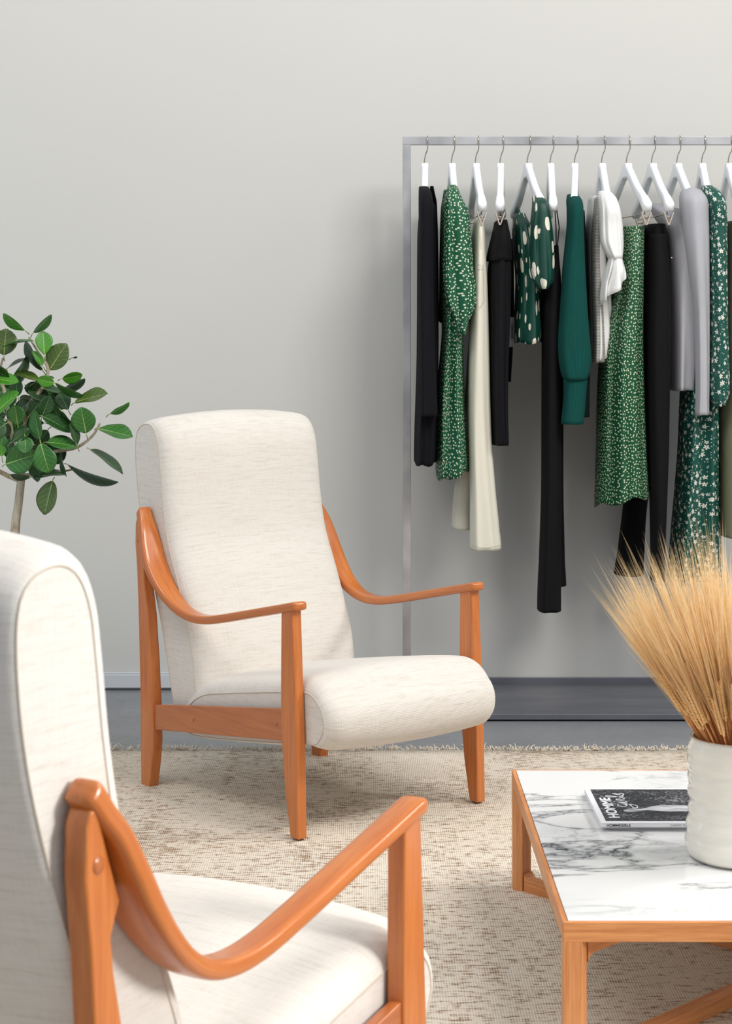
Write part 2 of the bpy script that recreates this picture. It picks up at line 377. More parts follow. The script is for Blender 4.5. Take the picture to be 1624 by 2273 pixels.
# ------------------------------------------------------------------ armchair
def resample(P, n):
    P = np.array(P); Q = np.vstack([P, P[:1]]); d = np.r_[0, np.cumsum(np.linalg.norm(np.diff(Q, axis=0), axis=1))]
    s = np.linspace(0, d[-1], n, endpoint=False)
    return np.c_[np.interp(s, d, Q[:, 0]), np.interp(s, d, Q[:, 1])], s
def cushion(name, loop, hw, crown, edge, parent, weight, n=110, swell=None):
    P, s = resample(crom(loop, 8, True), n)
    T = np.roll(P, -1, 0)-np.roll(P, 1, 0); T /= np.linalg.norm(T, axis=1)[:, None]
    area_ = .5*np.sum(P[:, 0]*np.roll(P[:, 1], -1)-np.roll(P[:, 0], -1)*P[:, 1])
    Nn = np.c_[T[:, 1], -T[:, 0]]*(1 if area_ > 0 else -1)
    wgt = np.array([weight(p, q) for p, q in zip(P, Nn)])
    ts = [0, .003, .008, .015, .024, .036, .055, .08, .12, .17, .23]; ts = [t_ for t_ in ts if t_ < hw]
    vsl = [-hw+t_ for t_ in ts]+[0]+[hw-t_ for t_ in ts[::-1]]
    verts = []; uvs = []; faces = []; R = .045; per = float(s[-1]+s[1])
    for v in vsl:
        d = hw-abs(v)
        roll = edge*math.sqrt(max(0, 1-(1-min(d, R)/R)**2))
        cr = crown*(1-(abs(v)/hw)**2.2)
        for i in range(n):
            o_ = (roll+cr)*wgt[i]
            q = P[i]+Nn[i]*o_
            verts.append((q[0], -v, q[1])); uvs.append((float(s[i]), v))
    k = len(vsl)
    for j in range(k-1):
        for i in range(n):
            faces.append((j*n+i, j*n+(i+1) % n, (j+1)*n+(i+1) % n, (j+1)*n+i))
    for j, fl in ((0, True), (k-1, False)):
        b = len(verts)
        for i in range(n): verts.append(verts[j*n+i]); uvs.append((verts[j*n+i][2]*1.0+3, verts[j*n+i][0]))
        f = list(range(b, b+n)); faces.append(tuple(f[::-1] if fl else f))
    o = grid_obj(name, verts, faces, uvs, 'linen', parent, wrapcol=None)
    # unwrap seam
    uvl = o.data.uv_layers[0]
    for p in o.data.polygons:
        if len(p.vertices) == 4:
            us = [uvl.data[l].uv[0] for l in p.loop_indices]
            if max(us)-min(us) > per/2:
                for l in p.loop_indices:
                    if uvl.data[l].uv[0] < per/2: uvl.data[l].uv = (uvl.data[l].uv[0]+per, uvl.data[l].uv[1])
    bm = bmesh.new(); bm.from_mesh(o.data); bmesh.ops.recalc_face_normals(bm, faces=bm.faces[:]); bm.to_mesh(o.data); bm.free()
    for j in (0, k-1):
        bm = bmesh.new(); tube(bm, [verts[j*n+i] for i in range(0, n, 1)], .0016, 5, True); bm_obj('seam', bm, 'seam', o)
    return o
def prism(poly, v0, v1, shift=0):
    """polygon in the (forward, up) plane, extruded sideways from v0 to v1 (right is positive)"""
    bm = bmesh.new(); A = [bm.verts.new((p[0], -v0, p[1])) for p in poly]; B = [bm.verts.new((p[0], -v1, p[1])) for p in poly]
    n = len(poly); bm.faces.new(A); bm.faces.new(B[::-1])
    for i in range(n): bm.faces.new((A[i], B[i], B[(i+1) % n], A[(i+1) % n]))
    return bm
def make_chair():
    root = empty('lounge_armchair')
    E_ = .024
    bl = [(-.47, .215), (-.482, .28), (-.502, .42), (-.570, .585), (-.630, .71), (-.657, .82), (-.673, .93), (-.684, .99), (-.706, 1.030), (-.74, 1.045), (-.785, 1.035), (-.808, 1.0), (-.808, .92), (-.788, .81), (-.745, .68), (-.67, .485), (-.625, .345), (-.590, .235), (-.54, .205)]
    cushion('backrest', bl, .280, .042, .032, root, lambda p, q: .35+.65*max(0, q[0]) if q[0] > -.3 else .3, 140)
    sl = [(-.54, .205), (-.50, .26), (-.428, .299), (-.314, .322), (-.18, .345), (-.056, .365), (.045, .380), (.085, .376), (.116, .356), (.134, .328), (.134, .294), (.104, .256), (.045, .249), (-.046, .233), (-.21, .210), (-.36, .191), (-.49, .180)]
    cushion('seat_cushion', sl, .288, .022, .032, root, lambda p, q: max(.12, min(1, .15+.9*max(q[1], q[0]))), 130)
    for s in (1, -1):
        # bent arm board
        cl = crom([(-.730, .797), (-.722, .788), (-.707, .765), (-.688, .737), (-.668, .695), (-.643, .648), (-.605, .600), (-.558, .559), (-.502, .530), (-.44, .517), (-.37, .519), (-.28, .535), (-.15, .563), (0, .595), (.04, .604), (.062, .607)], 5)
        m = len(cl); verts = []; uvs = []; faces = []; arc = 0
        sec = []
        for q in range(24):
            a = 2*pi*q/24; ca, sa = cos(a), sin(a)
            sec.append((math.copysign(abs(ca)**.42, ca), math.copysign(abs(sa)**.55, sa)))
        for i, p in enumerate(cl):
            f = i/(m-1); a = cl[max(i-1, 0)]; b = cl[min(i+1, m-1)]
            tx, tz = b[0]-a[0], b[1]-a[1]; L = math.hypot(tx, tz); tx /= L; tz /= L; nx_, nz_ = -tz, tx
            if i: arc += math.hypot(p[0]-cl[i-1][0], p[1]-cl[i-1][1])
            hwid = .020+.015*math.exp(-((f-.33)/.17)**2)+.003*f
            cv = .302+.012*math.exp(-((f-.33)/.2)**2)+.003*f
            hth = .0120+.003*math.exp(-((f-.33)/.2)**2)+.004*math.exp(-(f/.12)**2)
            e0 = min(f/.055, 1); e1 = min((1-f)/.05, 1); ee = math.sqrt(max(0, 1-(1-e0)**2))*math.sqrt(max(0, 1-(1-e1)**2)); 
            hwid *= .42+.58*ee; hth *= .45+.55*ee
            for q, (ca, sa) in enumerate(sec):
                verts.append((p[0]+nx_*sa*hth, -s*(cv+ca*hwid), p[1]+nz_*sa*hth)); uvs.append((arc, q/24*.13))
        for i in range(m-1):
            for q in range(24): faces.append((i*24+q, i*24+(q+1) % 24, (i+1)*24+(q+1) % 24, (i+1)*24+q))
        faces.append(tuple(range(24))[::-1]); faces.append(tuple((m-1)*24+q for q in range(24)))
        o = grid_obj('armrest', verts, faces, uvs, 'arm', root, wrapcol=.13)
        bm = bmesh.new(); bm.from_mesh(o.data); bmesh.ops.recalc_face_normals(bm, faces=bm.faces[:]); bm.to_mesh(o.data); bm.free()
        fl = [(.035, .008), (.070, .008), (.068, .08), (.066, .18), (.063, .27), (.054, .42), (.044, .598), (-.006, .588), (-.008, .42), (-.008, .30), (-.003, .24), (.012, .12)]
        front = bm_obj('front_leg', prism(fl, s*.291, s*.321), 'leg', root, bevel=.0045)
        bm = bmesh.new(); cyl(bm, (.052, -s*.303, 0), (.052, -s*.303, .009), .010); bm_obj('glide', bm, 'glide', front)
        rl = [(-.710, .0), (-.664, .0), (-.650, .07), (-.640, .14), (-.645, .24), (-.655, .36), (-.672, .50), (-.692, .585), (-.697, .625), (-.681, .662), (-.700, .712), (-.716, .756), (-.724, .776), (-.734, .776), (-.742, .758), (-.744, .70), (-.734, .62), (-.728, .54), (-.722, .42), (-.716, .28), (-.713, .12)]
        rear = bm_obj('rear_leg', prism(rl, s*.289, s*.322), 'leg', root, bevel=.005)
        bm = bmesh.new()
        r = bmesh.ops.create_uvsphere(bm, u_segments=16, v_segments=8, radius=.0105)
        for v in bm.verts: v.co = Vector((v.co.x-.722, v.co.y*.35-s*.3215, v.co.z+.712))
        bm_obj('bolt_plug', bm, 'rail', rear)
        rp = [(-.66, .168), (-.66, .240), (0, .334), (0, .250)]
        rail = bm_obj('side_rail', prism(rp, s*.296, s*.316), 'rail', root, bevel=.003)
        for (u, z) in ((-.437, .236), (-.034, .290)):
            bm = bmesh.new(); bmesh.ops.create_uvsphere(bm, u_segments=14, v_segments=8, radius=.008)
            for v in bm.verts: v.co = Vector((v.co.x+u, v.co.y*.5-s*.3155, v.co.z+z))
            bm_obj('bolt_plug', bm, 'rail', rail)
            bm = bmesh.new(); cyl(bm, (u, -s*.258, z), (u, -s*.295, z), .006); bm_obj('spacer', bm, 'glide', rail)
    return root
def kids(o): return [c for c in bpy.data.objects if c.parent == o]
def copy_tree(o, parent=None):
    c = o.copy(); COL.objects.link(c); c.parent = parent
    for ch in kids(o): copy_tree(ch, c)
    return c
chair = make_chair()
chair.location = (.036, 4.935, .001); chair.rotation_euler.z = -.911
near = copy_tree(chair); near.location = (-.219, 2.815, .001); near.rotation_euler.z = 1.052
tag(chair, 'cream linen high-back armchair seen whole from the front, between plant and clothes rack', 'armchair', 'pair of cream armchairs')
tag(near, 'cream linen armchair in the near left foreground, seen from behind its wooden arm', 'armchair', 'pair of cream armchairs')

# ------------------------------------------------------------------ coffee table
tb = empty('coffee_table', (.906, 3.748, .003)); tag(tb, 'low square coffee table with oak frame and white grey-veined marble top', 'table')
HW = .562; TZ = .277; RH = .036
bm = bx(bmesh.new(), (0, 0, TZ-.009), (2*HW-.019, 2*HW-.019, .018)); bm_obj('marble_top', bm, 'marble', tb, bevel=.0015)
for q in range(4):
    a = q*pi/2; wdt = .030
    bm = bmesh.new()
    # mitred apron rail with a rebate for the marble
    prof = [(0, -.001), (.0085, -.001), (.0085, -.020), (wdt, -.020), (wdt, -RH), (0, -RH)]
    A = []; B = []
    for (d, z) in prof:
        A.append(bm.verts.new((-HW+d, -HW+d, TZ+z))); B.append(bm.verts.new((HW-d, -HW+d, TZ+z)))
    n = len(prof)
    for i in range(n): bm.faces.new((A[i], B[i], B[(i+1) % n], A[(i+1) % n]))
    bm.faces.new(A[::-1]); bm.faces.new(B)
    bmesh.ops.rotate(bm, verts=bm.verts[:], matrix=Matrix.Rotation(a, 3, 'Z'))
    bm_obj('apron_rail', bm, 'oakx' if q % 2 == 0 else 'oaky', tb, smooth=False, bevel=.0012)
# four corner legs: square corner outside, flat face towards the centre
for sx in (-1, 1):
    for sy in (-1, 1):
        c = Vector((sx*HW, sy*HW, 0)); L = .044; z1 = TZ-RH
        bm = bmesh.new(); pts = [(0, 0), (-sx*L*.74, 0), (-sx*L, -sy*L*.48), (-sx*L*.48, -sy*L), (0, -sy*L*.74)]
        if sx*sy < 0: pts = pts[::-1]
        A = [bm.verts.new((c.x+p[0], c.y+p[1], 0)) for p in pts]; B = [bm.verts.new((c.x+p[0], c.y+p[1], z1)) for p in pts]
        bm.faces.new(A[::-1]); bm.faces.new(B)
        for i in range(5): bm.faces.new((A[i], A[(i+1) % 5], B[(i+1) % 5], B[i]))
        bm_obj('leg', bm, 'oakz', tb, smooth=False, bevel=.0012)
# diagonal stretchers (floor and top), with small fillets into the legs
def diag(z0, z1, sgn, name):
    bm = bmesh.new(); D = (HW-.036)*math.sqrt(2); wd = .016
    top = z0 > .1; f = .014; r0, r1 = z0, z1; pts = []
    if not top:
        pts = [(-D, r0), (D, r0), (D, r1+f)]+[(D-f+f*cos(a), r1+f-f*sin(a)) for a in (.4, .8, 1.2, pi/2)]+[(-D+f-f*cos(a), r1+f-f*sin(a)) for a in (pi/2, 1.2, .8, .4)]+[(-D, r1+f)]
    else:
        pts = [(D, r1), (-D, r1), (-D, r0-f)]+[(-D+f-f*cos(a), r0-f+f*sin(a)) for a in (.4, .8, 1.2, pi/2)]+[(D-f+f*cos(a), r0-f+f*sin(a)) for a in (pi/2, 1.2, .8, .4)]+[(D, r0-f)]
    A = [bm.verts.new((p[0], -wd, p[1])) for p in pts]; B = [bm.verts.new((p[0], wd, p[1])) for p in pts]; n = len(pts)
    bm.faces.new(A); bm.faces.new(B[::-1])
    for i in range(n): bm.faces.new((A[i], B[i], B[(i+1) % n], A[(i+1) % n]))
    o = bm_obj(name, bm, 'oakx', tb, smooth=False, bevel=.0015); o.rotation_euler.z = sgn*pi/4
for s in (1, -1):
    diag(0, .030, s, 'floor_stretcher'); diag(TZ-RH-.030, TZ-RH+.001, s, 'top_stretcher')
TT = .280   # table top height in the room

# magazines
def text_mesh(name, body, size, mat, parent, loc, rot, extr=.0002, bold=0, sx=1):
    cu = bpy.data.curves.new(name, 'FONT'); cu.body = body; cu.size = size; cu.extrude = extr; cu.offset = bold; cu.resolution_u = 4
    ob = bpy.data.objects.new('tmp_text', cu); COL.objects.link(ob)
    bpy.context.view_layer.update()
    me = bpy.data.meshes.new_from_object(ob.evaluated_get(bpy.context.evaluated_depsgraph_get()))
    bpy.data.objects.remove(ob); me.name = name
    for v in me.vertices: v.co.x *= sx
    me.materials.clear(); me.materials.append(M[mat])
    o = bpy.data.objects.new(name, me); link(o, parent); o.location = loc; o.rotation_euler = rot; return o
def magazine(loc, rz, label, printed):
    r = empty('magazine', loc, rz); tag(r, label, 'magazine')
    W, D, T = .335, .295, .0085
    bm = bx(bmesh.new(), (W/2, D/2, T/2), (W-.002, D-.002, T-.0016)); bm_obj('pages', bm, 'pages', r, smooth=False)
    bm = bmesh.new(); bx(bm, (W/2, D/2, T-.0004), (W, D, .0008)); bx(bm, (W/2, D/2, .0004), (W, D, .0008)); bx(bm, (W/2, .0005, T/2), (W, .001, T))
    cv = bm_obj('cover', bm, 'paper', r, smooth=False, bevel=.0003, seg=1)
    if printed:
        bm = bx(bmesh.new(), (.012+.155, .018+.132, T+.0001), (.310, .264, .0003)); bm_obj('cover_photo', bm, 'photo', cv, smooth=False)
        zt = T+.0004
        text_mesh('title_lettering', 'HOMME', .031, 'paper', cv, (.044, .040, zt), (0, 0, pi/2), bold=.0008, sx=1.5)
        # handwritten word beside the title
        bm = bmesh.new(); q = []
        def stroke(P, wd=.0016):
            P = crom(P, 6); A = []; B = []
            for i, p in enumerate(P):
                a = P[max(i-1, 0)]; b = P[min(i+1, len(P)-1)]; dx, dy = b[0]-a[0], b[1]-a[1]; L = math.hypot(dx, dy) or 1
                k = wd*(.6+.6*abs(dy)/L); nx_, ny_ = -dy/L*k, dx/L*k
                A.append(bm.verts.new((p[0]+nx_, p[1]+ny_, 0))); B.append(bm.verts.new((p[0]-nx_, p[1]-ny_, 0)))
            for i in range(len(P)-1): bm.faces.new((A[i], A[i+1], B[i+1], B[i]))
        stroke([(.026, .030), (.012, .032), (.006, .018), (.014, .008), (.024, .014), (.027, .028), (.024, -.002), (.012, -.018), (-.004, -.016), (-.006, -.006), (.004, -.004), (.02, .0), (.036, .012)])
        stroke([(.036, .012), (.044, .026), (.042, .006), (.05, .004), (.060, .018), (.064, .028), (.072, .026), (.070, .008), (.080, .006), (.092, .022), (.102, .046), (.096, .052), (.090, .032), (.094, .008), (.104, .006), (.116, .024), (.124, .030), (.118, .016), (.124, .004), (.114, .0), (.106, .006)])
        stroke([(.046, .036), (.049, .038)], .002)
        me_o = bm_obj('title_script', bm, 'paper', cv, smooth=False); me_o.location = (.080, .128, zt+.0002); me_o.scale = (.95, .8, 1); me_o.rotation_euler = (0, 0, pi/2)
        bm = bmesh.new()
        body = crom([(.060, .098), (.068, .112), (.082, .118), (.098, .115), (.110, .122), (.135, .140), (.17, .146), (.22, .138), (.27, .130), (.31, .120), (.31, .092), (.26, .098), (.21, .096), (.16, .092), (.13, .098), (.112, .104), (.098, .098), (.082, .092), (.068, .092)], 4, True)
        f = [bm.verts.new((p[0], p[1], zt)) for p in body]; bm.faces.new(f)
        bm_obj('cover_figure', bm, 'figure', cv, smooth=False)
        bm = bmesh.new(); random.seed(5)
        for q in range(24):
            px_, py_ = .15+q*.004+random.uniform(-.004, .004), .196-q*.0016+random.uniform(-.012, .012)
            L = random.uniform(.008, .02); a = random.uniform(-1, 1)
            A = [bm.verts.new((px_+dx, py_+dy, zt)) for dx, dy in ((0, 0), (L*cos(a), L*sin(a)), (L*cos(a)*.7, L*sin(a)*.7+.0022))]; bm.faces.new(A)
        bm_obj('cover_highlight', bm, 'figure', cv, smooth=False)
        text_mesh('spine_lettering', 'HOMMEGIRLS', .0072, 'ink', cv, (.011, -.0002, .0018), (pi/2, 0, 0), extr=.0001, bold=.0002, sx=1.12)
        text_mesh('spine_lettering', 'CHRISTY TURLI', .0062, 'card', cv, (.142, -.0002, .0020), (pi/2, 0, 0), extr=.0001)
    return r
magazine((.493, 3.785, TT+.0002), 0, 'plain cream-edged magazine, the lower one of two beside the white vase', False)
magazine((.485, 3.765, TT+.0089), 0, 'top magazine with black and white cover and bold white HOMME title', True)

# ------------------------------------------------------------------ vase and wheat
VX, VY = .733, 3.577
va = empty('ceramic_vase', (VX, VY, TT)); tag(va, 'tall white glazed hand-thrown vase holding the dried wheat', 'vase')
random.seed(3)
prof = [(.0, 0), (.080, 0), (.094, .003), (.103, .012), (.107, .03)]
z = .03
while z < .232:
    z += .0065; f = z/.238
    prof.append((.107-.010*f+.0018*sin(z*210)+.0012*sin(z*97+1)+.003*sin(z*28+2), z))
prof += [(.0965, .237), (.094, .2395), (.0915, .237), (.092, .20), (.095, .1), (.093, .02), (.0, .012)]
bm = bmesh.new(); R_ = lathe(bm, prof, 72)
for v in bm.verts:
    r = math.hypot(v.co.x, v.co.y)
    if r > .05 and v.co.z > .01:
        a = math.atan2(v.co.y, v.co.x); k = 1+.008*sin(2*a+v.co.z*22)+.006*sin(3*a-v.co.z*40)
        v.co.x *= k; v.co.y *= k
bm_obj('vessel', bm, 'vase', va)
def make_wheat(seed, stem_len):
    random.seed(seed); r = empty('wheat_stalk')
    bend = random.uniform(-.012, .012); EL = random.uniform(.078, .098)
    def P(z): f = z/(stem_len+.3); return Vector((bend*sin(f*3), bend*.6*f, z))
    bm = bmesh.new(); tube(bm, [P(stem_len*i/6) for i in range(7)], [.0022, .0022, .0021, .0020, .0019, .0017, .0015], 6); bm_obj('stem', bm, 'stem', r)
    bm = bmesh.new(); ends = []
    N = 11
    for i in range(N):
        z = stem_len+EL*i/N; wd = .0066*(1-.4*i/N) if i else .0045
        for k in range(4):
            a = k*pi/2+(.6 if i % 2 else 0)*0+i*.04; d = Vector((cos(a), sin(a)*.8, 0)); zz = z+(.004 if k % 2 else 0)
            c = P(zz)+d*wd*.62; ax = (d*.30+Vector((0, 0, 1))).normalized(); qd = ax.to_track_quat('Z', 'Y')
            rr = bmesh.ops.create_icosphere(bm, subdivisions=1, radius=1)
            for v in rr['verts']:
                p = v.co.copy(); tz = (p.z+1)/2; v.co = c+qd @ Vector((p.x*.0034*(1-.5*tz), p.y*.0034*(1-.5*tz), p.z*.0078+.004))
            ends.append((c+ax*.010, d))
    bm_obj('ear', bm, 'ear', r)
    bm = bmesh.new()
    for (p, d) in ends:
        for rep in range(1):
            if random.random() < .3: continue
            L = random.uniform(.175, .235)*(1 if random.random() < .8 else .8); sp = random.uniform(.02, .13)
            dirn = (Vector((0, 0, 1))+d*sp+Vector((random.gauss(0, .02), random.gauss(0, .02), 0))).normalized()
            w0 = .00058; side = dirn.cross(Vector((random.random(), random.random(), .1))).normalized(); s2 = dirn.cross(side)
            tri = [bm.verts.new(p+(side*cos(a)+s2*sin(a))*w0) for a in (0, 2.1, 4.2)]
            midp = p+dirn*L*.55+d*.002; tri2 = [bm.verts.new(midp+(side*cos(a)+s2*sin(a))*w0*.75) for a in (0, 2.1, 4.2)]
            tip = bm.verts.new(p+dirn*L+d*L*.03)
            for i in range(3):
                bm.faces.new((tri[i], tri[(i+1) % 3], tri2[(i+1) % 3], tri2[i])); bm.faces.new((tri2[i], tri2[(i+1) % 3], tip))
    bm_obj('awns', bm, 'awn', r)
    return r
protos = [make_wheat(20+i, [.240, .258, .272, .288, .305][i]) for i in range(5)]
fam = {p: kids(p) for p in protos}; first = {p: True for p in protos}
random.seed(77)
NW = 180
for i in range(NW):
    p = protos[i % 5]
    f = math.sqrt((i+.5)/NW); az = i*2.39996+random.uniform(-.2, .2)
    rr = f*.084; ang = f*.66*random.uniform(.88, 1.08)
    d = Vector((cos(az)*sin(ang), sin(az)*sin(ang), cos(ang)))
    rim = Vector((VX+cos(az)*rr, VY+sin(az)*rr, TT+.236))
    back = .19/max(d.z, .5)
    base = rim-d*back
    off = math.hypot(base.x-VX, base.y-VY)
    if off > .075: base.x = VX+(base.x-VX)*.075/off; base.y = VY+(base.y-VY)*.075/off; d = (rim-base).normalized()
    base += d*random.uniform(-.006, .02)*1
    base.z = max(base.z, TT+.016)
    if first[p]: r = p; first[p] = False
    else:
        r = p.copy(); COL.objects.link(r)
        for ch in fam[p]:
            c = ch.copy(); COL.objects.link(c); c.parent = r
    r.rotation_mode = 'QUATERNION'
    r.rotation_quaternion = d.to_track_quat('Z', 'Y') @ Matrix.Rotation(random.uniform(0, 6.28), 4, 'Z').to_quaternion()
    r.location = base
    tag(r, 'dried golden bearded wheat stalk standing in the white vase', 'wheat', 'wheat stalks in the vase')

# ------------------------------------------------------------------ clothes rack
BY = 6.45
rk = empty('clothes_rack', (.9, BY, 0)); tag(rk, 'brushed steel clothes rail frame with low dark metal base tray along the wall', 'clothes rack')
def rbx(name, c, d, mat, bev=.0015):
    bm = bx(bmesh.new(), (c[0]-.9, c[1]-BY, c[2]), d); return bm_obj(name, bm, mat, rk, smooth=False, bevel=bev, seg=2)
zt = Z_(304, BY); xl = X_(893.5, BY); TK = .0285
rbx('top_bar', ((xl+2.3)/2, BY, zt-TK/2), (2.3-xl, TK, TK), 'steel')
rbx('upright', (xl+TK/2, BY, (zt-TK+.02)/2), (TK, TK, zt-TK-.02), 'steel')
rbx('upright', (2.3-TK/2, BY, (zt-TK+.02)/2), (TK, TK, zt-TK-.02), 'steel')
bm = bmesh.new()
bx(bm, ((xl+2.3)/2-.9, (6.174+6.735)/2-BY, .0155), (2.3-xl+.02, .561, .019)); bx(bm, ((xl+2.3)/2-.9, 6.731-BY, .034), (2.3-xl+.02, .008, .024))
bm_obj('base_tray', bm, 'tray', rk, smooth=False, bevel=.002)
for xx in (xl+.1, 1.2, 2.2): rbx('foot', (xx, BY, .003), (.05, .3, .006), 'tray')

# hangers -----------------------------------------------------------------
def make_hanger(idx, hook_px, neck_px, tip_px, clips=False, label=''):
    nx_ = X_(neck_px, BY); tx = X_(tip_px, BY-.205); k = (tx-nx_)/.205   # sideways drift per metre towards the camera
    r = empty('clothes_hanger', (nx_, BY, 0)); zb = 1.915
    tag(r, label, 'hanger', 'white hangers on the rail')
    pts = crom([(-.004, 0, zb-.02), (-.002, 0, zb+.012), (.002, -.004, zb+.035), (.008, -.018, zb+.055), (.008, -.0195, zb+.09), (.008, -.013, zb+.102), (.008, 0, zb+.1065), (.008, .013, zb+.102), (.008, .0195, zb+.09), (.008, .018, zb+.078)], 5)
    # bar top sits at zt
    sc = (zt+.0035-zb)/.1065; pts = [(p[0], p[1], zb+(p[2]-zb)*sc) for p in pts]
    bm = bmesh.new(); tube(bm, pts, .0021, 8); bm_obj('hook', bm, 'wire', r)
    # body: neck plus two sloping arms in one surface
    cl = crom([(-.212, -.176), (-.200, -.166), (-.168, -.140), (-.128, -.116), (-.090, -.088), (-.055, -.058), (-.022, -.034), (0, -.030), (.022, -.034), (.055, -.058), (.090, -.088), (.128, -.116), (.168, -.140), (.200, -.166), (.212, -.176)], 4)
    verts = []; faces = []; m = len(cl); n = 16
    for i, (y, z) in enumerate(cl):
        a = cl[max(i-1, 0)]; b = cl[min(i+1, m-1)]; ty, tz = b[0]-a[0], b[1]-a[1]; L = math.hypot(ty, tz); ty /= L; tz /= L
        e = abs(y)/.212; mid_ = math.exp(-(y/.03)**2)
        hw = .0125+.0055*max(0, e-.72)/.28; hh = .0185+.006*mid_+.006*max(0, e-.7)
        if e > .93: q = (e-.93)/.07; sh = math.sqrt(max(0.02, 1-q*q*.97)); hw *= sh; hh *= sh
        if abs(e-.76) < .02: hw *= .93; hh *= .93
        for j in range(n):
            an = 2*pi*j/n; ca = math.copysign(abs(cos(an))**.5, cos(an)); sa = math.copysign(abs(sin(an))**.5, sin(an))
            verts.append((ca*hw-k*y, y-tz*sa*hh*-1*-1, zb+z+ty*sa*hh))
    for i in range(m-1):
        for j in range(n): faces.append((i*n+j, i*n+(j+1) % n, (i+1)*n+(j+1) % n, (i+1)*n+j))
    faces.append(tuple(range(n))[::-1]); faces.append(tuple((m-1)*n+j for j in range(n)))
    b0 = len(verts)
    # neck block
    for zz, hw, hy in ((0, .0115, .019), (-.012, .0125, .021), (-.035, .0125, .030), (-.05, .0120, .036)):
        for sx, sy in ((-1, -1), (1, -1), (1, 1), (-1, 1)):
            verts.append((sx*hw-k*sy*hy, sy*hy, zb+zz))
    for q in range(3):
        for j in range(4): faces.append((b0+q*4+j, b0+q*4+(j+1) % 4, b0+(q+1)*4+(j+1) % 4, b0+(q+1)*4+j))
    faces.append((b0, b0+1, b0+2, b0+3)); faces.append((b0+15, b0+14, b0+13, b0+12))
    me = bpy.data.meshes.new('hanger_body'); me.from_pydata(verts, [], faces); me.update()
    bm = bmesh.new(); bm.from_mesh(me); bmesh.ops.recalc_face_normals(bm, faces=bm.faces[:]); 
    o = bm_obj('hanger_body', bm, 'hanger', r, bevel=.003)
    if clips:
        zc = 1.713; bm = bmesh.new()
        tube(bm, [(k*.175, -.175, zb-.16), (k*.175, -.175, zc+.012), (0, 0, zc+.012), (-k*.175, .175, zc+.012), (-k*.175, .175, zb-.16)], .0020, 8)
        bm_obj('clip_bar', bm, 'wire', r)
        for y in (-.190, .150):
            cp = bmesh.new()
            for s in (-1, 1):
                A = Matrix.Rotation(s*.34, 3, 'Y'); bx(cp, (-k*y+s*.0085, y, zc-.006), (.0035, .022, .046), A)
            c_ = bm_obj('clip', cp, 'clip', r, smooth=False, bevel=.001)
            bm = bmesh.new()
            for s in (-1, 1): cyl(bm, (-k*y-.008, y+s*.006, zc), (-k*y+.008, y+s*.006, zc), .002)
            bm_obj('spring', bm, 'wire', c_)
    return r
HG = [(949, 943, 942, 0, 'dark ribbed navy cardigan dress'), (1004, 1003, 1012, 0, 'emerald dotted dress'), (1060, 1056, 1070, 1, 'cream jeans'), (1116, 1111, 1109, 1, 'black ribbed skirt'),
      (1171, 1171, 1203, 0, 'pine blouse with white brush marks'), (1227, 1222, 1227, 0, 'long black jumpsuit'), (1282, 1276, 1273, 0, 'teal ribbed sweater'), (1338, 1336, 1352, 0, 'white ruffled blouse'),
      (1396, 1391, 1437, 1, 'leaf green dotted skirt'), (1451, 1447, 1486, 1, 'black trousers'), (1507, 1503, 1543, 0, 'grey sweatshirt'), (1562, 1558, 1578, 0, 'green flowered dress'), (1618, 1617, 1640, 0, 'sage trousers at the picture edge')]
for i, (hp, np_, tp, cl_, what) in enumerate(HG):
    make_hanger(i, hp, np_, tp, bool(cl_), 'white wooden hanger with steel hook carrying the '+what)

